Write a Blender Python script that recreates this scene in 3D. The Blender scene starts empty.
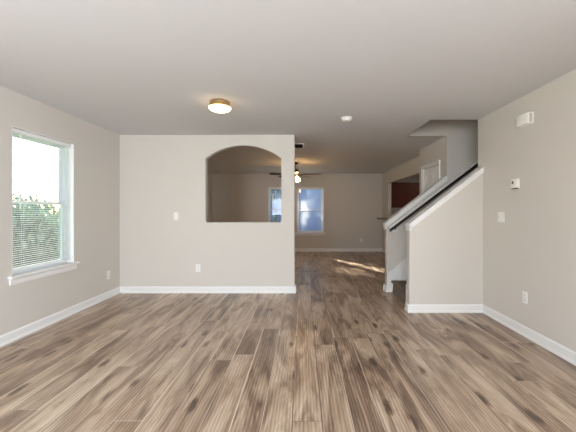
import bpy, bmesh, math, random
from mathutils import Vector, Matrix

C = bpy.context.scene.collection
S = bpy.context.scene
PI = math.pi
random.seed(7)

# ------------------------------------------------------------------ camera
F_PX = 325.0                      # focal length in pixels of the 576 px wide frame
CAM_H = 1.265
cam_d = bpy.data.cameras.new('camera')
cam_d.sensor_width = 36.0
cam_d.lens = 36.0 * F_PX / 576.0
cam_d.shift_x = -(303.0 - 288.0) / 576.0
cam_d.shift_y = (211.0 - 216.0) / 576.0
cam_d.clip_end = 300
cam = bpy.data.objects.new('camera', cam_d)
C.objects.link(cam)
cam.location = (0, 0, CAM_H)
cam.rotation_euler = (PI / 2, 0, 0)
S.camera = cam

# ------------------------------------------------------------------ world, sun, area lights, exposure
SUN_DIR = Vector((0.48, -1.0, -0.466)).normalized()      # the way the sunlight travels
w = bpy.data.worlds.new('sky')
S.world = w
w.use_nodes = True
wn = w.node_tree.nodes
wl = w.node_tree.links
bg = wn['Background']
sky = wn.new('ShaderNodeTexSky')
sky.sky_type = 'NISHITA'
sky.sun_disc = False
sky.sun_elevation = math.radians(24)
sky.sun_rotation = math.radians(-26)
sky.air_density = 1.0
sky.dust_density = 1.5
wl.new(sky.outputs[0], bg.inputs[0])
bg.inputs[1].default_value = 0.42

sun_d = bpy.data.lights.new('sun', 'SUN')
sun_d.energy = 95.0
sun_d.angle = math.radians(0.6)
sun_d.color = (1.0, 0.93, 0.82)
sun = bpy.data.objects.new('sun', sun_d)
C.objects.link(sun)
sun.rotation_euler = SUN_DIR.to_track_quat('-Z', 'Y').to_euler()

# daylight falling through the big windows of the wall behind the camera
def area(name, loc, sx, sy, power, color, rot):
    d = bpy.data.lights.new(name, 'AREA')
    d.shape = 'RECTANGLE'
    d.size, d.size_y = sx, sy
    d.energy = power
    d.color = color
    o = bpy.data.objects.new(name, d)
    C.objects.link(o)
    o.location = loc
    o.rotation_euler = rot
    return o
REAR_Y = -4.2
REAR_WINDOWS = [(-2.35, -0.35)]
for (a, b), pw in zip(REAR_WINDOWS, (88,)):
    area('rear_window_daylight', ((a + b) / 2, REAR_Y - 0.03, 1.25), b - a, 1.9, pw * (b - a),
         (0.86, 0.965, 1.13), (PI / 2, 0, 0))

# fill lights in unseen side openings, added beside and behind the viewer
SIDE_FILL = (-0.95, 0.75, 0.60, 2.077)
area('side_fill_light', (-2.83 - 0.17, (SIDE_FILL[0] + SIDE_FILL[1]) / 2, (SIDE_FILL[2] + SIDE_FILL[3]) / 2),
     SIDE_FILL[3] - SIDE_FILL[2], SIDE_FILL[1] - SIDE_FILL[0], 44, (0.86, 0.965, 1.13), (0, -PI / 2, 0))
RIGHT_FILL = (-3.2, -0.7, 0.60, 2.15)
area('right_fill_light', (2.25 + 0.13, (RIGHT_FILL[0] + RIGHT_FILL[1]) / 2, (RIGHT_FILL[2] + RIGHT_FILL[3]) / 2),
     RIGHT_FILL[3] - RIGHT_FILL[2], RIGHT_FILL[1] - RIGHT_FILL[0], 300, (0.86, 0.965, 1.13), (0, PI / 2, 0))

S.view_settings.view_transform = 'Standard'
S.view_settings.look = 'None'
S.view_settings.gamma = 1.0
S.view_settings.use_curve_mapping = False
S.view_settings.exposure = 0.10
S.cycles.use_denoising = True
S.cycles.max_bounces = 10
S.cycles.diffuse_bounces = 6
S.cycles.caustics_reflective = False
S.cycles.caustics_refractive = False
S.cycles.sample_clamp_indirect = 6.0

# ------------------------------------------------------------------ materials
def lin(r, g, b):
    f = lambda c: ((c / 255 + 0.055) / 1.055) ** 2.4 if c > 10 else c / 255 / 12.92
    return (f(r), f(g), f(b), 1.0)

def mat(name, rgb, rough=0.6, metal=0.0, noise=0.0, scale=20.0, bump=0.0, bscale=120.0,
        emit=None, estr=0.0, spec=0.5, coat=0.0):
    m = bpy.data.materials.new(name)
    m.use_nodes = True
    n, l = m.node_tree.nodes, m.node_tree.links
    p = n['Principled BSDF']
    p.inputs['Roughness'].default_value = rough
    p.inputs['Metallic'].default_value = metal
    p.inputs['Specular IOR Level'].default_value = spec
    p.inputs['Coat Weight'].default_value = coat
    col = lin(*rgb)
    tc = n.new('ShaderNodeTexCoord')
    nz = n.new('ShaderNodeTexNoise')
    nz.inputs['Scale'].default_value = scale
    nz.inputs['Detail'].default_value = 4
    l.new(tc.outputs['Object'], nz.inputs['Vector'])
    mx = n.new('ShaderNodeMix')
    mx.data_type = 'RGBA'
    mx.inputs[6].default_value = tuple(c * (1 - noise) for c in col[:3]) + (1,)
    mx.inputs[7].default_value = tuple(min(1, c * (1 + noise)) for c in col[:3]) + (1,)
    l.new(nz.outputs['Fac'], mx.inputs[0])
    l.new(mx.outputs[2], p.inputs['Base Color'])
    if bump:
        nb = n.new('ShaderNodeTexNoise')
        nb.inputs['Scale'].default_value = bscale
        nb.inputs['Detail'].default_value = 3
        l.new(tc.outputs['Object'], nb.inputs['Vector'])
        b = n.new('ShaderNodeBump')
        b.inputs['Strength'].default_value = bump
        b.inputs['Distance'].default_value = 0.004
        l.new(nb.outputs['Fac'], b.inputs['Height'])
        l.new(b.outputs['Normal'], p.inputs['Normal'])
    if emit:
        p.inputs['Emission Color'].default_value = lin(*emit)
        p.inputs['Emission Strength'].default_value = estr
    return m

M = {}
M['wall'] = mat('greige wall paint', (210, 204, 194), 0.85, noise=0.015, scale=2.5, bump=0.10, bscale=160, spec=0.25)
M['ceiling'] = mat('flat ceiling paint', (216, 217, 218), 0.95, noise=0.012, scale=2.0, bump=0.12, bscale=140, spec=0.15)
M['trim'] = mat('white trim enamel', (236, 234, 230), 0.38, noise=0.01, scale=6, spec=0.5)
M['vinyl'] = mat('white window vinyl', (232, 234, 236), 0.4, noise=0.01, scale=8)
M['blind'] = mat('white blind vinyl', (238, 238, 234), 0.45, noise=0.01, scale=30)
M['plastic'] = mat('white plastic', (238, 235, 228), 0.4, noise=0.01, scale=30)
M['slot_and_shadow'] = mat('dark slot and shadow tone', (40, 38, 36), 0.6, noise=0.02)
M['lcd'] = mat('thermostat display', (32, 32, 30), 0.25, noise=0.02)
M['brass'] = mat('brushed brass', (196, 168, 128), 0.28, metal=1.0, noise=0.04, scale=40)
M['bronze'] = mat('dark bronze', (40, 30, 24), 0.4, metal=0.6, noise=0.05, scale=40)
M['steel'] = mat('brushed steel', (180, 178, 174), 0.35, metal=1.0, noise=0.03, scale=40)
M['carpet'] = mat('taupe carpet', (128, 114, 101), 1.0, noise=0.30, scale=160, bump=1.0, bscale=350, spec=0.05)
M['cherry'] = mat('dark cherry cabinet', (90, 34, 22), 0.35, noise=0.12, scale=9)
M['dark_brown'] = mat('espresso brown', (44, 30, 23), 0.4, noise=0.12, scale=14)
M['laminate'] = mat('brown laminate', (92, 76, 62), 0.4, noise=0.18, scale=45)
M['blade'] = mat('dark walnut blade', (34, 23, 17), 0.45, noise=0.12, scale=9)
M['grille'] = mat('grey vent enamel', (150, 143, 134), 0.5, noise=0.02)
M['vent_dark'] = mat('vent interior', (26, 23, 20), 0.9, noise=0.05)
M['dome'] = mat('lit opal glass', (250, 244, 230), 0.25, noise=0.01, emit=(255, 214, 155), estr=9.0)
M['shade'] = mat('lit frosted shade', (250, 240, 222), 0.3, noise=0.01, emit=(255, 200, 132), estr=45.0)
M['lawn'] = mat('lawn', (78, 98, 72), 1.0, noise=0.35, scale=3.0, spec=0.1)
M['leaf'] = mat('leaf green', (138, 152, 140), 0.7, noise=0.35, scale=1.7, spec=0.2)
M['leaf_dark'] = mat('leaf deep green', (128, 144, 134), 0.7, noise=0.35, scale=1.7, spec=0.2)
M['bark'] = mat('bark', (88, 72, 58), 0.95, noise=0.3, scale=7)
M['roof'] = mat('grey shingles', (92, 92, 96), 0.95, noise=0.2, scale=12)
M['house_white'] = mat('house trim paint', (226, 228, 230), 0.6, noise=0.02)

def siding_material():
    m = mat('pale blue lap siding', (98, 132, 186), 0.7, noise=0.04, scale=3)
    return m
M['siding'] = siding_material()

def glass_material():
    m = bpy.data.materials.new('window glass')
    m.use_nodes = True
    n, l = m.node_tree.nodes, m.node_tree.links
    n.remove(n['Principled BSDF'])
    tr = n.new('ShaderNodeBsdfTransparent')
    tr.inputs[0].default_value = (0.93, 0.96, 0.97, 1)
    gl = n.new('ShaderNodeBsdfGlossy')
    gl.inputs['Roughness'].default_value = 0.02
    lw = n.new('ShaderNodeLayerWeight')
    pw = n.new('ShaderNodeMath'); pw.operation = 'POWER'; pw.inputs[1].default_value = 5.0
    l.new(lw.outputs['Facing'], pw.inputs[0])
    ma = n.new('ShaderNodeMath'); ma.operation = 'MULTIPLY_ADD'; ma.inputs[1].default_value = 0.9; ma.inputs[2].default_value = 0.035
    l.new(pw.outputs[0], ma.inputs[0])
    mx = n.new('ShaderNodeMixShader')
    l.new(ma.outputs[0], mx.inputs[0])
    l.new(tr.outputs[0], mx.inputs[1])
    l.new(gl.outputs[0], mx.inputs[2])
    l.new(mx.outputs[0], n['Material Output'].inputs[0])
    return m
M['glass'] = glass_material()

def floor_material():
    m = bpy.data.materials.new('wide oak look vinyl planks')
    m.use_nodes = True
    n, l = m.node_tree.nodes, m.node_tree.links
    p = n['Principled BSDF']
    def math_(op, a, b=None, c=None):
        k = n.new('ShaderNodeMath')
        k.operation = op
        for i, v in enumerate((a, b, c)):
            if v is None: continue
            if isinstance(v, (int, float)): k.inputs[i].default_value = v
            else: l.new(v, k.inputs[i])
        return k.outputs[0]
    def comb(x, y, z):
        k = n.new('ShaderNodeCombineXYZ')
        for i, v in enumerate((x, y, z)):
            if isinstance(v, (int, float)): k.inputs[i].default_value = v
            else: l.new(v, k.inputs[i])
        return k.outputs[0]
    def white(vec):
        k = n.new('ShaderNodeTexWhiteNoise')
        k.noise_dimensions = '3D'
        l.new(vec, k.inputs['Vector'])
        return k.outputs['Value']
    def noise(vec, detail=4, rough=0.55, dist=0.0):
        k = n.new('ShaderNodeTexNoise')
        k.inputs['Scale'].default_value = 1.0
        k.inputs['Detail'].default_value = detail
        k.inputs['Roughness'].default_value = rough
        k.inputs['Distortion'].default_value = dist
        l.new(vec, k.inputs['Vector'])
        return k.outputs['Fac']
    def ramp(fac, stops):
        k = n.new('ShaderNodeValToRGB')
        e = k.color_ramp.elements
        while len(e) < len(stops): e.new(0.5)
        for i, (pos, c) in enumerate(stops):
            e[i].position = pos
            e[i].color = c
        l.new(fac, k.inputs[0])
        return k.outputs[0]
    def mixc(fac, a, b, mode='MIX'):
        k = n.new('ShaderNodeMix')
        k.data_type = 'RGBA'
        k.blend_type = mode
        if isinstance(fac, (int, float)): k.inputs[0].default_value = fac
        else: l.new(fac, k.inputs[0])
        for i, v in ((6, a), (7, b)):
            if isinstance(v, tuple): k.inputs[i].default_value = v
            else: l.new(v, k.inputs[i])
        return k.outputs[2]
    g = n.new('ShaderNodeNewGeometry')
    sp = n.new('ShaderNodeSeparateXYZ')
    l.new(g.outputs['Position'], sp.inputs[0])
    X, Y = sp.outputs[0], sp.outputs[1]
    PW, PL = 0.18, 1.8
    u = math_('DIVIDE', math_('ADD', X, 20.045), PW)
    row = math_('FLOOR', u)
    fu = math_('FRACT', u)
    off = white(comb(row, 3.7, 1.3))
    v = math_('ADD', math_('DIVIDE', math_('ADD', Y, 20.0), PL), off)
    pid = math_('FLOOR', v)
    fv = math_('FRACT', v)
    r1 = white(comb(row, pid, 0.5))
    r2 = white(comb(row, pid, 9.5))
    ox = math_('MULTIPLY', r1, 57.0)
    oy = math_('MULTIPLY', r2, 83.0)
    # broad smoky bands along each plank
    band = noise(comb(math_('ADD', math_('MULTIPLY', X, 6.5), ox), math_('ADD', math_('MULTIPLY', Y, 1.0), oy), r1), 7, 0.60, 1.2)
    # grain streaks
    grain = noise(comb(math_('ADD', math_('MULTIPLY', X, 38.0), ox), math_('ADD', math_('MULTIPLY', Y, 1.8), oy), r2), 5, 0.55, 1.2)
    fine = noise(comb(math_('MULTIPLY', X, 130.0), math_('MULTIPLY', Y, 6.0), r2), 3, 0.6)
    # knots
    kv = n.new('ShaderNodeTexVoronoi')
    kv.inputs['Scale'].default_value = 1.0
    kv.inputs['Randomness'].default_value = 1.0
    l.new(comb(math_('ADD', math_('MULTIPLY', X, 6.0), ox), math_('ADD', math_('MULTIPLY', Y, 2.0), oy), 0.0), kv.inputs['Vector'])
    kd = kv.outputs['Distance']
    kdd = math_('ADD', kd, math_('MULTIPLY', math_('SUBTRACT', noise(comb(math_('MULTIPLY', X, 40.0), math_('MULTIPLY', Y, 14.0), 0.0), 3), 0.5), 0.22))
    mr = n.new('ShaderNodeMapRange')
    mr.interpolation_type = 'SMOOTHSTEP'
    mr.inputs[1].default_value = 0.03
    mr.inputs[2].default_value = 0.24
    mr.inputs[3].default_value = 1.0
    mr.inputs[4].default_value = 0.0
    l.new(kdd, mr.inputs[0])
    knot = math_('MULTIPLY', mr.outputs[0], math_('GREATER_THAN', white(comb(math_('ADD', row, 0.3), pid, 4.4)), 0.15))
    # swirl of the grain round the knots
    wv = n.new('ShaderNodeTexWave')
    wv.wave_type = 'BANDS'
    wv.bands_direction = 'X'
    wv.inputs['Scale'].default_value = 1.0
    wv.inputs['Distortion'].default_value = 6.0
    wv.inputs['Detail'].default_value = 2.5
    wv.inputs['Detail Scale'].default_value = 0.6
    l.new(comb(math_('ADD', math_('MULTIPLY', X, 14.0), ox), math_('ADD', math_('MULTIPLY', Y, 1.4), oy), 0.0), wv.inputs['Vector'])
    cen = lambda v, k: math_('MULTIPLY', math_('SUBTRACT', v, 0.5), k)
    t = math_('ADD', cen(band, 1.4), cen(grain, 0.15))
    t = math_('ADD', t, cen(fine, 0.15))
    t = math_('ADD', t, cen(wv.outputs['Fac'], 0.12))
    t = math_('ADD', t, cen(r2, 0.15))
    t = math_('ADD', math_('SUBTRACT', t, math_('MULTIPLY', knot, 0.42)), 0.5)
    col = ramp(t, [(0.14, lin(88, 70, 58)), (0.37, lin(133, 109, 90)), (0.55, lin(172, 148, 125)), (0.80, lin(208, 189, 167))])
    seam_u = math_('MINIMUM', fu, math_('SUBTRACT', 1.0, fu))
    seam_v = math_('MINIMUM', fv, math_('SUBTRACT', 1.0, fv))
    su = math_('LESS_THAN', seam_u, 0.0034 / PW)
    sv = math_('LESS_THAN', seam_v, 0.0018 / PL)
    seam = math_('MAXIMUM', su, sv)
    light_seam = white(comb(row, math_('ADD', pid, 0.5), 2.2))
    scol = mixc(math_('GREATER_THAN', light_seam, 0.5), lin(116, 95, 80), lin(224, 208, 190))  # pale seams have the bevel highlight painted into their colour
    col = mixc(math_('MULTIPLY', seam, 0.9), col, scol)
    l.new(col, p.inputs['Base Color'])
    rg = math_('ADD', 0.25, math_('MULTIPLY', grain, 0.14))
    l.new(rg, p.inputs['Roughness'])
    p.inputs['Specular IOR Level'].default_value = 0.5
    b = n.new('ShaderNodeBump')
    b.inputs['Strength'].default_value = 0.25
    b.inputs['Distance'].default_value = 0.002
    l.new(math_('SUBTRACT', math_('MULTIPLY', grain, 0.5), math_('MULTIPLY', seam, 1.0)), b.inputs['Height'])
    l.new(b.outputs['Normal'], p.inputs['Normal'])
    return m
M['floor'] = floor_material()

# ------------------------------------------------------------------ mesh helpers
def obj(name, bm, material, parent=None, loc=None, smooth=False, rz=0.0):
    bmesh.ops.recalc_face_normals(bm, faces=bm.faces)
    me = bpy.data.meshes.new(name)
    bm.to_mesh(me)
    bm.free()
    me.materials.append(M[material] if isinstance(material, str) else material)
    if smooth:
        for f in me.polygons: f.use_smooth = True
        try: me.set_sharp_from_angle(angle=math.radians(40))
        except Exception: pass
    o = bpy.data.objects.new(name, me)
    C.objects.link(o)
    if parent: o.parent = parent
    if loc: o.location = loc
    o.rotation_euler = (0, 0, rz)
    return o

def tag(o, label, cat, group=None, kind=None):
    o['label'] = label
    o['category'] = cat
    if group: o['group'] = group
    if kind: o['kind'] = kind
    return o

def thing(name, label, cat, loc=(0, 0, 0), rz=0.0, group=None, kind=None):
    o = bpy.data.objects.new(name, None)
    o.empty_display_size = 0.1
    C.objects.link(o)
    o.location = loc
    o.rotation_euler = (0, 0, rz)
    return tag(o, label, cat, group, kind)

def dup(root, loc, rz, label, group=None):
    r = root.copy(); C.objects.link(r)
    r.location = loc; r.rotation_euler = (0, 0, rz); r['label'] = label
    if group: r['group'] = group
    for ch in list(root.children):
        c = ch.copy(); C.objects.link(c); c.parent = r
        for gch in list(ch.children):
            d = gch.copy(); C.objects.link(d); d.parent = c
    return r

def BM(): return bmesh.new()

def box(bm, x0, x1, y0, y1, z0, z1, bevel=0.0, seg=2):
    vs = [bm.verts.new(p) for p in ((x0, y0, z0), (x1, y0, z0), (x1, y1, z0), (x0, y1, z0),
                                    (x0, y0, z1), (x1, y0, z1), (x1, y1, z1), (x0, y1, z1))]
    fs = [bm.faces.new([vs[i] for i in q]) for q in ((0, 3, 2, 1), (4, 5, 6, 7), (0, 1, 5, 4), (1, 2, 6, 5), (2, 3, 7, 6), (3, 0, 4, 7))]
    if bevel:
        es = list({e for f in fs for e in f.edges})
        bmesh.ops.bevel(bm, geom=es, offset=bevel, segments=seg, affect='EDGES', profile=0.5)
    return bm

def prism(bm, pts, to3d, d0, d1, holes=(), bevel=0.0, pick=None, seg=3):
    """Extrude a 2D outline (with holes) between depths d0 and d1."""
    caps = []
    for d in (d0, d1):
        edges = []
        loops = []
        for lp in [pts] + list(holes):
            vs = [bm.verts.new(to3d(a, b, d)) for a, b in lp]
            loops.append(vs)
            for i in range(len(vs)):
                edges.append(bm.edges.new((vs[i], vs[(i + 1) % len(vs)])))
        if holes:
            bmesh.ops.triangle_fill(bm, use_beauty=True, use_dissolve=False, edges=edges)
        else:
            bm.faces.new(loops[0])
        caps.append(loops)
    for la, lb in zip(*caps):
        k = len(la)
        for i in range(k):
            bm.faces.new((la[i], la[(i + 1) % k], lb[(i + 1) % k], lb[i]))
    if bevel:
        bm.normal_update()
        bmesh.ops.recalc_face_normals(bm, faces=bm.faces)
        es = [e for e in bm.edges if len(e.link_faces) == 2 and e.calc_face_angle(0) > 0.9 and (pick is None or pick(e))]
        bmesh.ops.bevel(bm, geom=es, offset=bevel, segments=seg, affect='EDGES', profile=0.5)
    return bm

def lathe(bm, prof, seg=32, cx=0, cy=0):
    """profile of (radius, z) revolved about a vertical axis"""
    rings = []
    for r, z in prof:
        if r < 1e-6:
            rings.append([bm.verts.new((cx, cy, z))])
        else:
            rings.append([bm.verts.new((cx + r * math.cos(2 * PI * i / seg), cy + r * math.sin(2 * PI * i / seg), z)) for i in range(seg)])
    for a, b in zip(rings, rings[1:]):
        for i in range(seg):
            j = (i + 1) % seg
            if len(a) == 1 and len(b) == 1: continue
            if len(a) == 1: bm.faces.new((a[0], b[j], b[i]))
            elif len(b) == 1: bm.faces.new((a[i], a[j], b[0]))
            else: bm.faces.new((a[i], a[j], b[j], b[i]))
    for ring, in ((rings[0],), (rings[-1],)):
        if len(ring) > 1: bm.faces.new(ring)
    return bm

def tube(bm, p0, p1, r0, r1=None, seg=12):
    r1 = r0 if r1 is None else r1
    p0, p1 = Vector(p0), Vector(p1)
    q = (p1 - p0).to_track_quat('Z', 'Y')
    a, b = [], []
    for i in range(seg):
        t = 2 * PI * i / seg
        d = q @ Vector((math.cos(t), math.sin(t), 0))
        a.append(bm.verts.new(p0 + d * r0)); b.append(bm.verts.new(p1 + d * r1))
    for i in range(seg):
        j = (i + 1) % seg
        bm.faces.new((a[i], a[j], b[j], b[i]))
    bm.faces.new(a[::-1]); bm.faces.new(b)
    return bm

XZ = lambda a, b, d: (a, d, b)          # outline in x-z, depth along y
YZ = lambda a, b, d: (d, a, b)          # outline in y-z, depth along x
XY = lambda a, b, d: (a, b, d)
rect = lambda a0, a1, b0, b1: [(a0, b0), (a1, b0), (a1, b1), (a0, b1)]

def struct(name, bm, material, label, cat, parent=None):
    o = obj(name, bm, material, parent)
    return tag(o, label, cat, kind='structure')

# ------------------------------------------------------------------ dimensions (metres; camera above the origin looking along +y)
XL, XR, XK = -2.83, 2.25, 2.48           # left wall, right wall, kitchen-side wall of the far room
YM0, YM1 = 5.02, 5.14                    # partition with the arch
YF = 10.15                               # far wall
ZC = 2.44
YS0, YS1 = 4.06, 4.18                    # front stair half wall
YB0, YB1 = 5.08, 5.20                    # back stair half wall
XS = 1.31
XSF = 1.328                                # where the half walls begin
SL = 0.776                               # stair slope
XE = 5.60                                # kitchen / stairwell right end
OPX = 1.64                               # left edge of the ceiling opening
LWY0, LWY1, LWZ0, LWZ1 = 3.16, 4.016, 0.615, 2.092
FW = [(-1.09, -0.25), (-0.19, 0.65)]
FWZ0, FWZ1 = 0.575, 2.01

# ------------------------------------------------------------------ shell
bm = BM(); box(bm, XL - 0.16, XE + 0.3, REAR_Y - 0.12, YF + 0.15, -0.12, 0)
struct('floor', bm, 'floor', 'wood look plank floor running from the front room into the far room', 'floor')

bm = BM()
box(bm, XL - 0.16, XE + 0.3, REAR_Y - 0.12, YS1, ZC, ZC + 0.31)
box(bm, XL - 0.16, OPX, YS1, YB0, ZC, ZC + 0.31)
box(bm, XL - 0.16, OPX, YB0, YB1, ZC, ZC + 0.31)
box(bm, XL - 0.16, XE + 0.3, YB1, YF + 0.15, ZC, ZC + 0.31)
struct('ceiling', bm, 'ceiling', 'pale flat ceiling with the stairwell opening cut into it', 'ceiling')

bm = BM()
prism(bm, rect(REAR_Y - 0.12, YF + 0.15, 0, ZC), YZ, XL - 0.16, XL, [rect(LWY0, LWY1, LWZ0, LWZ1), rect(*SIDE_FILL)])
struct('wall_left', bm, 'wall', 'left wall with the blind covered window', 'wall')

bm = BM()
prism(bm, rect(XL, XR, 0, ZC), XZ, REAR_Y - 0.12, REAR_Y, [rect(a, b, 0.3, 2.2) for a, b in REAR_WINDOWS])
struct('wall_rear', bm, 'wall', 'wall with a large window behind the viewer', 'wall')

def arch_loop(x0, x1, z0, zs, za, n=20, rc=0.03):
    pts = []
    for i in range(5):                                  # rounded lower left
        t = PI + PI / 2 * i / 4
        pts.append((x0 + rc + rc * math.cos(t), z0 + rc + rc * math.sin(t)))
    for i in range(5):
        t = 1.5 * PI + PI / 2 * i / 4
        pts.append((x1 - rc + rc * math.cos(t), z0 + rc + rc * math.sin(t)))
    h = (x1 - x0) / 2; rise = za - zs
    R = (h * h + rise * rise) / (2 * rise)
    cx, cz = (x0 + x1) / 2, za - R
    a = math.asin(h / R)
    for i in range(n + 1):
        t = a - 2 * a * i / n
        pts.append((cx + R * math.sin(t), cz + R * math.cos(t)))
    return pts
ax0, ax1, az0, azs, aza = -1.506, -0.335, 1.09, 2.075, 2.28
bm = BM()
prism(bm, rect(XL, -0.13, 0, ZC), XZ, YM0, YM1, [arch_loop(ax0, ax1, az0, azs, aza)], bevel=0.012,
      pick=lambda e: all(ax0 - .01 < v.co.x < ax1 + .01 and az0 - .01 < v.co.z < aza + .01 for v in e.verts)
      and abs(e.verts[0].co.y - e.verts[1].co.y) < 1e-4 or all(abs(v.co.x + 0.13) < 1e-4 for v in e.verts) and abs(e.verts[0].co.z - e.verts[1].co.z) > 1)
struct('wall_middle', bm, 'wall', 'partition wall with an arched cut-out to the far room', 'wall')

bm = BM(); prism(bm, rect(REAR_Y - 0.12, YS0, 0, ZC), YZ, XR, XR + 0.12, [rect(*RIGHT_FILL)])
struct('wall_right', bm, 'wall', 'right wall of the front room with switch, thermostat and chime', 'wall')

# wall beside the hall door, jogging back to the kitchen pass-through
DY0, DY1, DZ = 5.385, 6.065, 2.04
bm = BM()
prism(bm, rect(YB1, 6.16, 0, ZC), YZ, XR, XR + 0.12, [rect(DY0, DY1, 0.001, DZ)])
struct('wall_hall', bm, 'wall', 'hall wall beyond the stairs that holds the white panel door', 'wall')
PY0, PY1, PZ0, PZ1 = 6.75, 9.49, 1.03, 2.08
bm = BM()
box(bm, XR, XE, 6.16, 6.28, 0, ZC)
prism(bm, rect(6.28, YF, 0, ZC), YZ, XK, XK + 0.10, [rect(PY0, PY1, PZ0, PZ1)])
struct('wall_kitchen', bm, 'wall', 'wall with the pass-through to the kitchen', 'wall')
bm = BM(); box(bm, XE, XE + 0.12, 6.16, YF, 0, ZC)
struct('wall_kitchen_side', bm, 'wall', 'side wall of the kitchen', 'wall')

bm = BM()
prism(bm, rect(XL - 0.16, XE + 0.12, 0, ZC), XZ, YF, YF + 0.15, [rect(a, b, FWZ0, FWZ1) for a, b in FW])
struct('wall_back', bm, 'wall', 'far wall with the pair of blue lit windows', 'wall')

# stair half walls and the stairwell that carries on to the right and up
def halfz(x): return 1.072 + SL * (x - 1.28) - 0.022          # underside of the cap
bm = BM()
prism(bm, [(XSF, 0), (XE, 0), (XE, ZC), (XR, ZC), (XR, halfz(XR)), (XSF, halfz(XSF))], XZ, YS0 + 0.0005, YS1,
      bevel=0.012, pick=lambda e: all(abs(v.co.x - XSF) < 1e-4 for v in e.verts) and abs(e.verts[0].co.z - e.verts[1].co.z) > .5)
bm2 = bm
struct('wall_stair_front', bm, 'wall', 'sloping half wall in front of the stairs, nearest the viewer', 'wall')
bm = BM()
prism(bm, [(XS, 0), (XE, 0), (XE, ZC), (XR, ZC), (XR, halfz(XR)), (XS, halfz(XS))], XZ, YB0, YB1,
      bevel=0.012, pick=lambda e: all(abs(v.co.x - XS) < 1e-4 for v in e.verts) and abs(e.verts[0].co.z - e.verts[1].co.z) > .5)
struct('wall_stair_back', bm, 'wall', 'sloping half wall behind the stairs, running into the stairwell wall', 'wall')
bm = BM()
box(bm, OPX - 0.12, XE, YS1 - 0.12, YS1, ZC + 0.31, 5.1)
box(bm, OPX, XE, YB0, YB1, ZC, 5.1)
box(bm, OPX - 0.12, OPX, YS1, YB0, ZC + 0.31, 5.1)
box(bm, XE, XE + 0.12, YS1 - 0.12, YB1, 0, 5.1)
box(bm, OPX - 0.12, XE + 0.12, YS1 - 0.12, YB1, 5.1, 5.2)
struct('wall_stairwell', bm, 'wall', 'upper walls of the stairwell seen through the ceiling opening', 'wall')

# ------------------------------------------------------------------ trim
BASE = [(0, 0), (0.024, 0), (0.024, 0.014), (0.019, 0.022), (0.013, 0.026), (0.013, 0.084), (0.009, 0.093), (0.004, 0.100), (0, 0.100)]
def baseboard(name, label, runs):
    bm = BM()
    for (x0, y0, x1, y1, nx, ny) in runs:
        a = [bm.verts.new((x0 + nx * d, y0 + ny * d, z)) for d, z in BASE]
        b = [bm.verts.new((x1 + nx * d, y1 + ny * d, z)) for d, z in BASE]
        k = len(a)
        for i in range(k): bm.faces.new((a[i], a[(i + 1) % k], b[(i + 1) % k], b[i]))
        bm.faces.new(a); bm.faces.new(b)
    return struct(name, bm, 'trim', label, 'baseboard')
baseboard('baseboard_left', 'white baseboard along the left wall under the window', [(XL, REAR_Y, XL, YM0, 1, 0), (XL, YM1, XL, YF, 1, 0)])
baseboard('baseboard_middle', 'white baseboard along the foot of the arched partition', [(XL, YM0, -0.106, YM0, 0, -1), (-0.13, YM0 - 0.02, -0.13, YM1 + 0.02, 1, 0), (XL, YM1, -0.106, YM1, 0, 1)])
baseboard('baseboard_right', 'white baseboard along the right wall', [(XR, REAR_Y, XR, YS0, -1, 0)])
baseboard('baseboard_stair_front', 'white baseboard round the foot of the front stair half wall', [(XSF - 0.024, YS0, XR, YS0, 0, -1), (XSF, YS0 - 0.02, XSF, YS1 + 0.004, -1, 0)])
baseboard('baseboard_stair_back', 'white baseboard round the foot of the back stair half wall', [(XS, YB0 - 0.02, XS, YB1 + 0.02, -1, 0), (XS - 0.024, YB1, XR, YB1, 0, 1)])
baseboard('baseboard_back', 'white baseboard along the far wall', [(XL, YF, XK, YF, 0, -1)])
baseboard('baseboard_kitchen', 'white baseboard below the kitchen pass-through', [(XK, 6.3, XK, YF, -1, 0)])

def sloped_cap(name, label, y0, y1, x0, x1):
    """cap board with fascia strips on both faces of a half wall"""
    o = 0.024
    bm = BM()
    zt = lambda x: 1.072 + SL * (x - 1.28)
    prism(bm, [(x0, zt(x0) - 0.024), (x1, zt(x1) - 0.024), (x1, zt(x1)), (x0, zt(x0))], XZ, y0 - o, y1 + o, bevel=0.006, seg=2)
    f = 0.055
    for (a, b) in ((y0 - 0.016, y0), (y1, y1 + 0.016)):
        prism(bm, [(x0 + 0.022, zt(x0 + 0.022) - 0.024 - f), (x1, zt(x1) - 0.024 - f), (x1, zt(x1) - 0.024), (x0 + 0.022, zt(x0 + 0.022) - 0.024)], XZ, a, b)
    # end return of the fascia
    prism(bm, [(x0 + 0.008, zt(x0) - 0.085), (x0 + 0.03, zt(x0) - 0.085), (x0 + 0.03, zt(x0) - 0.015), (x0 + 0.008, zt(x0) - 0.02)], XZ, y0 - 0.016, y1 + 0.016)
    return struct(name, bm, 'trim', label, 'trim')
sloped_cap('trim_1', 'white sloping cap on the front stair half wall', YS0, YS1, 1.318, XR)
sloped_cap('trim_2', 'white sloping cap on the back stair half wall', YB0, YB1, 1.275, XR)

# skirt boards beside the steps
for nm, (a, b), lb in (('trim_3', (YB0 - 0.018, YB0), 'white stair skirt board on the back half wall'),
                       ('trim_4', (YS1, YS1 + 0.018), 'white stair skirt board inside the front half wall')):
    bm = BM()
    zs = lambda x: 0.300 + SL * (x - XS)
    xs = XS if nm == 'trim_3' else XSF
    prism(bm, [(xs, 0), (1.42, 0), (4.7, zs(4.7) - 0.36), (4.7, zs(4.7)), (xs, zs(xs))], XZ, a, b)
    prism(bm, [(xs, zs(xs) - 0.02), (4.7, zs(4.7) - 0.02), (4.7, zs(4.7)), (xs, zs(xs))], XZ, a - (0.008 if a > 4.5 else 0), b + (0.008 if a < 4.5 else 0))
    struct(nm, bm, 'trim', lb, 'trim')

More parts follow.
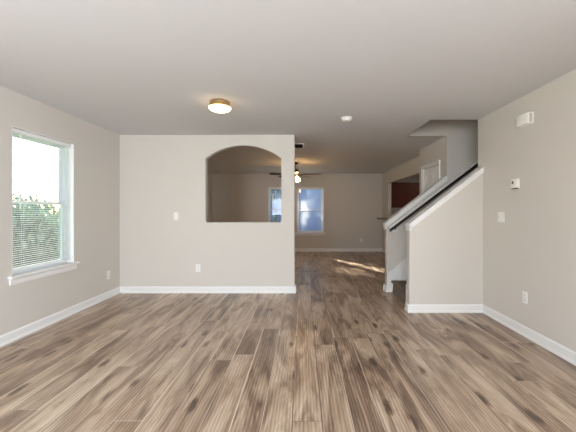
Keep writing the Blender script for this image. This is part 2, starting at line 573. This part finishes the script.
# ------------------------------------------------------------------ staircase
st = thing('staircase', 'carpeted taupe staircase climbing right between two half walls', 'stairs', (1.39, YS1, 0), kind='structure')
RUN, RISE = 0.24, 0.186
yw0, yw1 = 0.019, YB0 - YS1 - 0.027
for i in range(14):
    bm = BM()
    x0 = i * RUN
    zt = (i + 1) * RISE
    # carpeted tread and riser with a rounded nosing
    prof = [(x0 + 0.0, i * RISE), (x0 + 0.012, zt - 0.045), (x0 - 0.016, zt - 0.032), (x0 - 0.022, zt - 0.016), (x0 - 0.014, zt - 0.003), (x0, zt),
            (x0 + RUN + 0.012, zt), (x0 + RUN + 0.012, i * RISE)]
    prism(bm, prof, XZ, yw0, yw1)
    obj('step', bm, 'carpet', st)
bm = BM(); box(bm, 14 * RUN, XE - 1.39, yw0, yw1, 14 * RISE - 0.01, 14 * RISE + 0.186)
obj('landing', bm, 'carpet', st)

# hand rail on the back wall of the stairs
hr = thing('handrail', 'stair handrail with pale top and dark underside on the stairwell wall', 'handrail', (1.34, YB0 - 0.065, 0.995))
hs = 0.752
L = 2.3
def rail_prism(bm, prof):
    a = [bm.verts.new((0, y, z)) for y, z in prof]
    b = [bm.verts.new((L, y, z + hs * L)) for y, z in prof]
    k = len(a)
    for i in range(k): bm.faces.new((a[i], a[(i + 1) % k], b[(i + 1) % k], b[i]))
    bm.faces.new(a); bm.faces.new(b)
bm = BM(); rail_prism(bm, [(-0.030, 0.0), (0.030, 0.0), (0.030, 0.012), (0.020, 0.022), (0, 0.026), (-0.020, 0.022), (-0.030, 0.012)])
o = obj('rail_top', bm, 'trim', hr); o['label'] = 'white upper half of the rail'
bm = BM(); rail_prism(bm, [(-0.025, -0.0005), (-0.026, -0.024), (-0.022, -0.048), (-0.012, -0.055), (0.012, -0.055), (0.022, -0.048), (0.025, -0.0005)])  # rail is split into two tones, pale above and dark below
o = obj('rail_underside', bm, 'dark_brown', hr); o['label'] = 'dark lower half of the rail'
for bx_, dz in ((0.095, -0.090), (1.18, -0.02)):
    zc = hs * bx_ + dz
    bm = BM()
    prof = [(0.0, 0.0), (0.046, 0.0), (0.046, 0.008), (0.036, 0.014), (0.012, 0.016), (0.0, 0.016)]
    lathe(bm, prof, 20)
    bmesh.ops.rotate(bm, verts=bm.verts, cent=(0, 0, 0), matrix=Matrix.Rotation(PI / 2, 3, 'X'))
    bmesh.ops.translate(bm, verts=bm.verts, vec=(bx_, 0.065, zc))
    br = obj('bracket', bm, 'plastic', hr, smooth=True)
    bm = BM(); tube(bm, (bx_, 0.05, zc), (bx_, 0.0, zc + 0.02), 0.007); tube(bm, (bx_, 0.0, zc + 0.02), (bx_, 0.0, hs * bx_ - 0.03), 0.007)
    obj('bracket_arm', bm, 'bronze', br, smooth=True)

# ------------------------------------------------------------------ windows
def make_window(name, label, loc, rz, wd, ht, stool=True):
    """window seen from -y side; origin at the lower centre of the opening on the wall face; +y goes outdoors"""
    t = thing(name, label, 'window', loc, rz, kind='structure')
    h = wd / 2
    bm = BM()
    f = 0.035
    prism(bm, rect(-h, h, 0, ht), XZ, 0.085, 0.15, [rect(-h + f, h - f, f, ht - f)])
    obj('window_frame', bm, 'vinyl', t)
    mid = ht / 2
    for nm, z0, z1, y0 in (('upper_sash', mid - 0.015, ht - f, 0.118), ('lower_sash', f, mid + 0.02, 0.092)):
        bm = BM(); s = 0.035
        prism(bm, rect(-h + f, h - f, z0, z1), XZ, y0, y0 + 0.024, [rect(-h + f + s, h - f - s, z0 + s, z1 - s)])
        sh = obj(nm, bm, 'vinyl', t)
        bm = BM(); box(bm, -h + f + s - 0.004, h - f - s + 0.004, y0 + 0.010, y0 + 0.014, z0 + s - 0.004, z1 - s + 0.004)
        obj('pane', bm, 'glass', sh)
    bm = BM(); box(bm, -0.03, 0.03, 0.086, 0.094, mid + 0.003, mid + 0.018, 0.002)
    obj('sash_lock', bm, 'plastic', t)
    # white returns inside the opening
    bm = BM()
    box(bm, -h, -h + 0.006, 0.0, 0.085, 0, ht); box(bm, h - 0.006, h, 0.0, 0.085, 0, ht); box(bm, -h + 0.006, h - 0.006, 0.0, 0.085, ht - 0.006, ht)
    obj('jamb_lining', bm, 'trim', t)
    if stool:
        bm = BM(); box(bm, -h - 0.05, h + 0.05, -0.045, 0.0, -0.004, 0.020, 0.006); box(bm, -h + 0.007, h - 0.007, -0.01, 0.085, 0.0, 0.018)
        obj('window_sill', bm, 'trim', t)
        bm = BM()
        prism(bm, [(-0.001, -0.07), (-0.012, -0.07), (-0.016, -0.055), (-0.016, -0.02), (-0.024, -0.008), (-0.001, -0.005)], lambda a, b, d: (d, a, b), -h - 0.03, h + 0.03)
        obj('apron', bm, 'trim', t)
    return t
lw_c = (LWY0 + LWY1) / 2
make_window('window_1', 'white double hung window in the left wall behind an open blind', (XL, lw_c, LWZ0), PI / 2, LWY1 - LWY0, LWZ1 - LWZ0)
fw_labels = ['left half of the far window pair, seen through the arch', 'right half of the far window pair, right of the arched partition']
for i, (a, b) in enumerate(FW):
    make_window('window_%d' % (i + 2), fw_labels[i], ((a + b) / 2, YF, FWZ0), 0, b - a, FWZ1 - FWZ0)

# ------------------------------------------------------------------ blinds
def make_blind(name, label, loc, rz, wd, ht, tilt, wand=True, pitch=0.0215, group=None):
    """origin at the top centre of the blind"""
    t = thing(name, label, 'blind', loc, rz, group)
    h = wd / 2
    bm = BM(); box(bm, -h, h, -0.016, 0.022, -0.042, 0.0, 0.003)
    obj('headrail', bm, 'blind', t)
    bm = BM()
    n = int((ht - 0.085) / pitch)
    c, s = math.cos(tilt), math.sin(tilt)
    for k in range(n):
        z = -0.058 - k * pitch
        prof = [(-0.0125, -0.0012), (0, 0.0012), (0.0125, -0.0012), (0.0125, -0.0003), (0, 0.0021), (-0.0125, -0.0003)]
        prism(bm, [(y * c - q * s, y * s + q * c + z) for y, q in prof], lambda a, b, d: (d, a, b), -h + 0.004, h - 0.004)
    obj('slats', bm, 'blind', t)
    zb = -0.058 - n * pitch
    bm = BM(); box(bm, -h + 0.002, h - 0.002, -0.013, 0.013, zb - 0.010, zb + 0.004, 0.003)
    obj('bottom_rail', bm, 'blind', t)
    for x in (-h * 0.62, h * 0.62):
        bm = BM()
        for y in (-0.0135, 0.0135): tube(bm, (x, y, zb), (x, y, -0.04), 0.0011, seg=6)
        obj('ladder_cord', bm, 'blind', t)
    if wand:
        bm = BM(); x = -h + 0.10
        tube(bm, (x, -0.024, -0.80), (x, -0.024, -0.05), 0.0045, seg=8); tube(bm, (x, -0.024, -0.05), (x, -0.010, -0.03), 0.003, seg=8)
        obj('tilt_wand', bm, 'blind', t, smooth=True)
        bm = BM()
        for dx in (0.0, 0.012): tube(bm, (h - 0.09 + dx, -0.02, -0.72), (h - 0.09 + dx, -0.02, -0.04), 0.0014, seg=6)
        lathe(bm, [(0, -0.755), (0.006, -0.752), (0.004, -0.72), (0, -0.718)], 8, h - 0.084, -0.02)
        obj('lift_cord', bm, 'blind', t)
    return t
make_blind('window_blind', 'white horizontal blind hanging open in the left wall window', (XL - 0.045, lw_c, LWZ1 - 0.008), PI / 2, LWY1 - LWY0 - 0.03, LWZ1 - LWZ0 - 0.03, math.radians(6))
bl = ['white blind in the far window seen through the arch', 'white blind in the far window right of the arched partition']
for i, (a, b) in enumerate(FW):
    make_blind('window_blind', bl[i], ((a + b) / 2, YF + 0.045, FWZ1 - 0.008), 0, b - a - 0.03, FWZ1 - FWZ0 - 0.03, math.radians(-4), group='blinds in the far window pair')

# ------------------------------------------------------------------ hall door
t = thing('door_1', 'white six panel door with white casing beyond the stair rail', 'door', (XR, (DY0 + DY1) / 2, 0), -PI / 2, kind='structure')
hw = (DY1 - DY0) / 2
bm = BM()
for (a, b, c, d) in ((-hw - 0.062, -hw, 0, DZ), (hw, hw + 0.062, 0, DZ), (-hw - 0.062, hw + 0.062, DZ, DZ + 0.062)):
    box(bm, a, b, -0.016, -0.0005, c, d)
for (a, b, c, d) in ((-hw - 0.062, -hw - 0.044, 0, DZ + 0.044), (hw + 0.044, hw + 0.062, 0, DZ + 0.044), (-hw - 0.062, hw + 0.062, DZ + 0.044, DZ + 0.062)):
    box(bm, a, b, -0.024, -0.016, c, d)
obj('casing', bm, 'trim', t)
bm = BM()
box(bm, -hw + 0.002, hw - 0.002, 0.034, 0.055, 0.012, DZ - 0.002)
cols = [(-hw + 0.10, -0.045), (0.045, hw - 0.10)]
rows = [(0.20, 0.78), (0.95, 1.55), (1.68, 1.92)]
xs = [-hw + 0.002, cols[0][0], cols[0][1], cols[1][0], cols[1][1], hw - 0.002]
zz = [0.012] + [v for r in rows for v in r] + [DZ - 0.002]
for i in (0, 2, 4): box(bm, xs[i], xs[i + 1], 0.020, 0.034, zz[0], zz[-1])
for a, b in cols:
    for k in (0, 2, 4, 6): box(bm, a, b, 0.020, 0.034, zz[k], zz[k + 1])
    for c, d in rows:
        box(bm, a + 0.022, b - 0.022, 0.023, 0.0345, c + 0.022, d - 0.022, 0.008)
dl = obj('door_leaf', bm, 'trim', t)
bm = BM()
lathe(bm, [(0, 0.0), (0.026, 0.0), (0.026, 0.006), (0.01, 0.01), (0.01, 0.03), (0.024, 0.036), (0.027, 0.048), (0.018, 0.06), (0, 0.062)], 20)
bmesh.ops.rotate(bm, verts=bm.verts, cent=(0, 0, 0), matrix=Matrix.Rotation(PI / 2, 3, 'X'))
bmesh.ops.translate(bm, verts=bm.verts, vec=(hw - 0.06, 0.020, 0.93))
obj('door_knob', bm, 'steel', dl, smooth=True)

# ------------------------------------------------------------------ kitchen beyond the pass-through
bm = BM(); box(bm, 2.15, 2.74, PY0 + 0.002, PY1 - 0.002, PZ0 + 0.001, PZ0 + 0.04, 0.006)
o = obj('breakfast_bar_top', bm, 'laminate'); tag(o, 'brown breakfast bar ledge on the kitchen pass-through wall', 'worktop')
def wall_cabinet(x0, x1, label):
    t = thing('wall_cabinet', label, 'cabinet', ((x0 + x1) / 2, YF, 1.37), 0, 'kitchen wall cabinets')
    h = (x1 - x0) / 2
    bm = BM(); box(bm, -h, h, -0.305, -0.001, 0, 0.76)
    obj('cabinet_body', bm, 'cherry', t)
    for s in ((-h + 0.004, -0.002), (0.002, h - 0.004)):
        bm = BM()
        a, b = s
        prism(bm, rect(a, b, 0.004, 0.756), XZ, -0.326, -0.3055, [rect(a + 0.05, b - 0.05, 0.06, 0.70)])
        prism(bm, rect(a + 0.05, b - 0.05, 0.06, 0.70), XZ, -0.314, -0.306)
        d = obj('cabinet_door', bm, 'cherry', t)
        kx = b - 0.025 if a < -0.01 else a + 0.025
        bm = BM(); lathe(bm, [(0, 0), (0.006, 0), (0.006, 0.012), (0.013, 0.018), (0.011, 0.026), (0, 0.028)], 12)
        bmesh.ops.rotate(bm, verts=bm.verts, cent=(0, 0, 0), matrix=Matrix.Rotation(PI / 2, 3, 'X'))
        bmesh.ops.translate(bm, verts=bm.verts, vec=(kx, -0.326, 0.09))
        obj('door_knob', bm, 'bronze', d, smooth=True)
    return t
area('kitchen_ceiling_lamp', (4.2, 8.0, ZC - 0.02), 0.35, 0.35, 9, (1.0, 0.80, 0.55), (0, 0, 0))
wall_cabinet(2.62, 3.235, 'dark cherry wall cabinet beside the pass-through jamb')
wall_cabinet(3.240, 3.86, 'dark cherry wall cabinet further from the pass-through jamb, nearer the white door')

# ------------------------------------------------------------------ ceiling things
t = thing('ceiling_light', 'lit opal glass dome ceiling light with brass ring in the front room', 'ceiling light', (-0.895, 3.50, ZC))
bm = BM(); lathe(bm, [(0, -0.0005), (0.102, -0.0005), (0.108, -0.006), (0.108, -0.020), (0.104, -0.024), (0.104, -0.034), (0.110, -0.040), (0.110, -0.056), (0.102, -0.062), (0, -0.062)], 40)
obj('fixture_ring', bm, 'brass', t, smooth=True)
bm = BM(); lathe(bm, [(0.098, -0.0625), (0.112, -0.064)] + [(0.117 * math.cos(a), -0.065 - 0.043 * math.sin(a)) for a in [PI / 2 * i / 10 for i in range(10)]] + [(0, -0.108)], 40)
obj('glass_dome', bm, 'dome', t, smooth=True)

t = thing('smoke_detector', 'round white smoke detector on the ceiling', 'smoke detector', (0.55, 4.10, ZC))
bm = BM(); lathe(bm, [(0, -0.0005), (0.070, -0.0005), (0.070, -0.010), (0.066, -0.014), (0, -0.014)], 32)
obj('base_plate', bm, 'plastic', t, smooth=True)
bm = BM(); lathe(bm, [(0, -0.014), (0.060, -0.014), (0.060, -0.030), (0.052, -0.040), (0.034, -0.044), (0, -0.044)], 32)
obj('cover', bm, 'plastic', t, smooth=True)
bm = BM(); lathe(bm, [(0, -0.044), (0.010, -0.044), (0.009, -0.047), (0, -0.0475)], 16, 0.02, -0.02)
obj('test_button', bm, 'grille', t, smooth=True)

t = thing('ceiling_vent', 'dark slotted ceiling vent beside the top of the arched partition', 'vent', (-0.16, 5.84, ZC))
bm = BM(); prism(bm, rect(-0.18, 0.18, -0.20, 0.20), XY, -0.010, -0.0005, [rect(-0.155, 0.155, -0.175, 0.175)])
obj('vent_frame', bm, 'trim', t)
bm = BM(); box(bm, -0.155, 0.155, -0.175, 0.175, -0.004, -0.001)
obj('backing', bm, 'vent_dark', t)
bm = BM()
for k in range(20):
    y = -0.168 + k * 0.017
    prism(bm, [(y, -0.0105), (y + 0.002, -0.0105), (y + 0.010, -0.004), (y + 0.008, -0.004)], lambda a, b, d: (d, a, b), -0.155, 0.155)
obj('louvres', bm, 'vent_dark', t)

# ceiling fan
t = thing('ceiling_fan', 'dark five blade ceiling fan with lit glass shades in the far room', 'ceiling fan', (-0.19, 7.85, ZC))
bm = BM(); lathe(bm, [(0, -0.0005), (0.07, -0.0005), (0.075, -0.015), (0.055, -0.050), (0.022, -0.062), (0, -0.062)], 28)
obj('canopy', bm, 'bronze', t, smooth=True)
bm = BM(); tube(bm, (0, 0, -0.06), (0, 0, -0.17), 0.013)
obj('downrod', bm, 'bronze', t, smooth=True)
bm = BM(); lathe(bm, [(0, -0.165), (0.045, -0.168), (0.095, -0.190), (0.110, -0.225), (0.110, -0.270), (0.085, -0.300), (0.06, -0.312), (0, -0.312)], 32)
obj('motor', bm, 'bronze', t, smooth=True)
for k in range(5):
    a = math.radians(-14 + 72 * k)
    R = Matrix.Rotation(a, 3, 'Z')
    bm = BM()
    pl = [(0.19, -0.055), (0.56, -0.072), (0.615, -0.060), (0.645, -0.030), (0.650, 0.0), (0.645, 0.030), (0.615, 0.060), (0.56, 0.072), (0.19, 0.055)]
    prism(bm, pl, lambda p, q, d: (p, q, d), -0.004, 0.004)
    bmesh.ops.rotate(bm, verts=bm.verts, cent=(0, 0, 0), matrix=Matrix.Rotation(math.radians(11), 3, 'X'))
    bmesh.ops.translate(bm, verts=bm.verts, vec=(0, 0, -0.300))
    bmesh.ops.rotate(bm, verts=bm.verts, cent=(0, 0, 0), matrix=R)
    b = obj('blade', bm, 'blade', t)
    bm = BM()
    prism(bm, [(0.085, -0.018), (0.20, -0.012), (0.25, -0.04), (0.27, 0), (0.25, 0.04), (0.20, 0.012), (0.085, 0.018)], lambda p, q, d: (p, q, d), -0.298, -0.286)
    bmesh.ops.rotate(bm, verts=bm.verts, cent=(0, 0, 0), matrix=R)
    obj('blade_arm', bm, 'bronze', b)
bm = BM(); lathe(bm, [(0, -0.312), (0.05, -0.312), (0.062, -0.330), (0.055, -0.365), (0.02, -0.385), (0, -0.388)], 28)
obj('light_fitter', bm, 'bronze', t, smooth=True)
for k in range(3):
    a = math.radians(-62 + 120 * k)
    bm = BM()
    lathe(bm, [(0.016, 0.0), (0.026, -0.012), (0.040, -0.050), (0.052, -0.095), (0.055, -0.108), (0.050, -0.110), (0.03, -0.102), (0, -0.100)], 22)
    bmesh.ops.rotate(bm, verts=bm.verts, cent=(0, 0, 0), matrix=Matrix.Rotation(math.radians(-38), 3, 'Y'))
    bmesh.ops.translate(bm, verts=bm.verts, vec=(0.072, 0, -0.350))
    bmesh.ops.rotate(bm, verts=bm.verts, cent=(0, 0, 0), matrix=Matrix.Rotation(a, 3, 'Z'))
    s = obj('glass_shade', bm, 'shade', t, smooth=True)
    s['label'] = 'lit frosted glass shade'
bm = BM(); tube(bm, (0.03, -0.03, -0.38), (0.03, -0.03, -0.52), 0.0014, seg=6); lathe(bm, [(0, -0.545), (0.006, -0.54), (0.004, -0.52), (0, -0.518)], 8, 0.03, -0.03)
obj('pull_chain', bm, 'bronze', t)

# ------------------------------------------------------------------ wall devices (built facing -y, back at y = 0)
def plate(bm, wd, ht): box(bm, -wd / 2, wd / 2, -0.006, -0.0003, -ht / 2, ht / 2, 0.0025)
def make_outlet():
    t = thing('wall_outlet', '', 'outlet')
    bm = BM(); plate(bm, 0.072, 0.118); obj('cover_plate', bm, 'plastic', t)
    for dz in (-0.026, 0.026):
        bm = BM(); box(bm, -0.017, 0.017, -0.0085, -0.0055, dz - 0.014, dz + 0.014, 0.002)
        s = obj('socket', bm, 'plastic', t)
        bm = BM()
        for dx in (-0.0065, 0.0065): box(bm, dx - 0.0012, dx + 0.0012, -0.0089, -0.0080, dz - 0.001, dz + 0.008)
        box(bm, -0.0025, 0.0025, -0.0089, -0.0080, dz - 0.010, dz - 0.005)
        obj('slot', bm, 'slot_and_shadow', s)
    bm = BM(); box(bm, -0.003, 0.003, -0.0075, -0.0055, -0.003, 0.003, 0.001); obj('screw', bm, 'steel', t)
    return t
outs = [((XR, 3.29, 0.389), -PI / 2, 'white outlet low on the right wall'),
        ((XL, 4.73, 0.335), PI / 2, 'white outlet low on the left wall, right of the window'),
        ((-1.62, YM0, 0.385), 0, 'white outlet low on the partition wall below the arch'),
        ((1.81, YF, 0.36), 0, 'small outlet low on the far wall right of the windows')]
p0 = make_outlet()
for i, (lc, rz, lb) in enumerate(outs):
    if i == 0:
        p0.location = lc; p0.rotation_euler = (0, 0, rz); p0['label'] = lb; p0['group'] = 'wall outlets'
    else:
        dup(p0, lc, rz, lb, 'wall outlets')
def make_switch(label, lc, rz, gangs):
    t = thing('light_switch', label, 'light switch', lc, rz)
    bm = BM(); plate(bm, 0.072 + 0.046 * (gangs - 1), 0.118); obj('cover_plate', bm, 'plastic', t)
    for g in range(gangs):
        dx = (g - (gangs - 1) / 2) * 0.046
        bm = BM(); prism(bm, [(-0.0055, -0.012), (-0.014, 0.006), (-0.014, 0.011), (-0.0055, 0.011)], lambda a, b, d: (d, a, b), dx - 0.005, dx + 0.005)
        obj('toggle', bm, 'plastic', t)
    return t
make_switch('white double light switch on the right wall below the thermostat', (XR, 3.685, 1.195), -PI / 2, 2)
make_switch('white light switch on the partition wall left of the arch', (-1.96, YM0, 1.185), 0, 1)

t = thing('thermostat', 'small white thermostat with dark round display on the right wall', 'thermostat', (XR, 3.43, 1.55), -PI / 2)
bm = BM(); box(bm, -0.056, 0.056, -0.008, -0.0003, -0.052, 0.052, 0.003); obj('back_plate', bm, 'plastic', t)
bm = BM(); box(bm, -0.050, 0.050, -0.028, -0.008, -0.042, 0.052, 0.005); obj('housing', bm, 'plastic', t)
bm = BM(); lathe(bm, [(0, 0), (0.016, 0), (0.016, 0.0015), (0, 0.002)], 24)
bmesh.ops.rotate(bm, verts=bm.verts, cent=(0, 0, 0), matrix=Matrix.Rotation(PI / 2, 3, 'X'))
bmesh.ops.translate(bm, verts=bm.verts, vec=(-0.014, -0.028, 0.018)); obj('display', bm, 'lcd', t)
bm = BM(); box(bm, -0.05, 0.05, -0.022, -0.008, -0.051, -0.043, 0.001); obj('shadow_strip', bm, 'slot_and_shadow', t)  # dark strip drawn as the shadow under the housing

t = thing('door_chime', 'white boxy door chime high on the right wall', 'door chime', (XR, 3.26, 2.178), -PI / 2)
bm = BM(); box(bm, -0.096, 0.096, -0.014, -0.0003, -0.056, 0.056, 0.003); obj('back_plate', bm, 'plastic', t)
bm = BM()
pl = []
for i in range(9):
    u = i / 8
    pl.append((-0.092 + 0.184 * u, -0.052 - 0.010 * math.sin(PI * u)))
prism(bm, pl + [(0.092, -0.014), (-0.092, -0.014)], XY, -0.054, 0.054, bevel=0.004, seg=2)
obj('cover', bm, 'plastic', t, smooth=True)
bm = BM()
for k in range(3):
    box(bm, 0.0915, 0.0935, -0.043 + 0.010 * k, -0.038 + 0.010 * k, -0.045, 0.045)
obj('sound_slots', bm, 'grille', t)

# ------------------------------------------------------------------ outdoors
bm = BM()
def gbox(x0, x1, y0, y1): box(bm, x0, x1, y0, y1, -0.30, -0.13)
gbox(-60, 60, -20, 80)
struct('ground', bm, 'lawn', 'green lawn outside the windows', 'ground')

hs_ = thing('house', 'pale blue sided neighbouring house outside the right far window', 'house', (3.9, 19.0, -0.13))
bm = BM()
W2, D2, HH = 4.7, 3.0, 5.2
box(bm, -W2, W2, -D2, D2, 0, HH)
k = 0
z = 0.05
while z < HH - 0.1:
    prism(bm, [(-D2 - 0.001, z), (-D2 - 0.022, z), (-D2 - 0.004, z + 0.175), (-D2 - 0.001, z + 0.175)], lambda a, b, d: (d, a, b), -W2, W2)
    z += 0.18
obj('house_wall', bm, 'siding', hs_)
bm = BM()
prism(bm, [(-D2 - 0.4, HH), (D2 + 0.4, HH), (0, HH + 1.9)], lambda a, b, d: (d, a, b), -W2 - 0.3, W2 + 0.3)
obj('roof', bm, 'roof', hs_)
for wx in (1.6, 3.4):
    bm = BM(); prism(bm, rect(wx - 0.55, wx + 0.55, 3.2, 4.7), XZ, -D2 - 0.05, -D2 - 0.023, [rect(wx - 0.45, wx + 0.45, 3.3, 4.6)])
    wf = obj('house_window', bm, 'house_white', hs_)
    bm = BM(); box(bm, wx - 0.45, wx + 0.45, -D2 - 0.035, -D2 - 0.030, 3.3, 4.6); obj('pane', bm, 'vent_dark', wf)
dup(hs_, (-5.6, 27.0, -0.13), 0, 'pale house further off behind the loose tree outside the left far window')
def tree(name, label, x, y, blobs, n, leaf, seed, cat='tree', trunk=True, group=None):
    rnd = random.Random(seed)
    t = thing(name, label, cat, (x, y, -0.13), 0, group)
    bm = BM()
    tot = sum(b[3] * b[4] for b in blobs)
    for (bx, by, bz, rx, rz) in blobs:
        for i in range(int(n * rx * rz / tot)):
            d = Vector((rnd.gauss(0, 1), rnd.gauss(0, 1), rnd.gauss(0, 1))).normalized() * (rnd.random() ** 0.45)
            c = Vector((bx + d.x * rx, by + d.y * rx, bz + d.z * rz))
            q = Vector((rnd.uniform(-1, 1), rnd.uniform(-1, 1), rnd.uniform(-0.4, 1))).normalized().to_track_quat('Z', 'X')
            s = leaf * rnd.uniform(0.7, 1.3)
            ps = [(-s, 0, 0), (0, -s * .5, .15 * s), (s, 0, 0), (0, s * .5, .15 * s)]
            bm.faces.new([bm.verts.new(c + q @ Vector(p)) for p in ps])
    me = bpy.data.meshes.new('foliage'); bm.to_mesh(me); bm.free()
    me.materials.append(M['leaf'] if seed % 2 else M['leaf_dark'])
    o = bpy.data.objects.new('foliage', me); C.objects.link(o); o.parent = t
    if trunk:
        bm = BM()
        bx, by, bz = blobs[0][:3]
        tube(bm, (0, 0, -0.05), (bx * .6, by * .6, bz * .7), 0.13, 0.08, 10)
        for b in blobs: tube(bm, (bx * .6, by * .6, bz * .66), (b[0], b[1], b[2]), 0.07, 0.02, 8)
        obj('trunk', bm, 'bark', t, smooth=True)
    return t
tree('tree', 'loose leafy tree outside the left far window', -2.0, 16.5, [(0, 0, 2.4, 0.9, 1.0), (-0.5, 0.2, 3.4, 0.8, 0.7), (0.2, -0.2, 0.9, 0.7, 0.5)], 900, 0.10, 3)
# unseen trees added to block the sun, gapped to let one streak in
tree('tree', 'tall dense tree added to block the sun, unseen behind the far wall', -3.45, 20.0, [(0, 0, 5.3, 1.05, 2.2), (0.6, 0.2, 4.4, 1.0, 1.6), (-1.4, 0, 4.72, 0.7, 0.85), (-1.45, 0, 7.05, 0.75, 0.75)], 7200, 0.11, 4)
tree('tree', 'wide dense tree added to block the sun, unseen behind the far wall', -7.08, 22.0, [(0.0, 0, 6.23, 1.35, 2.2), (-0.9, 0.2, 5.33, 1.0, 1.6)], 5600, 0.11, 6)
# beyond the left window
tree('tree', 'broad unseen tree added beside the house to block the sun', -6.6, 11.6, [(0, 0, 5.1, 1.25, 1.5), (0.3, 0.3, 3.7, 0.9, 0.9)], 3800, 0.12, 8)  # added out of view to keep the sun off the left window
for i, (x, y, r, h, sd) in enumerate([(-8.6, 9.9, 0.95, 0.85, 11), (-11.0, 12.4, 1.1, 0.95, 12), (-9.6, 15.2, 1.2, 1.05, 13), (-14.2, 16.2, 1.8, 1.25, 15)]):
    tree('shrub', 'green shrub beyond the lawn outside the left window', x, y, [(0, 0, h * .8, r, h), (r * .5, .3, h * .6, r * .7, h * .7)], 1500, 0.16, sd, 'shrub', trunk=False, group='shrubs beyond the left window')
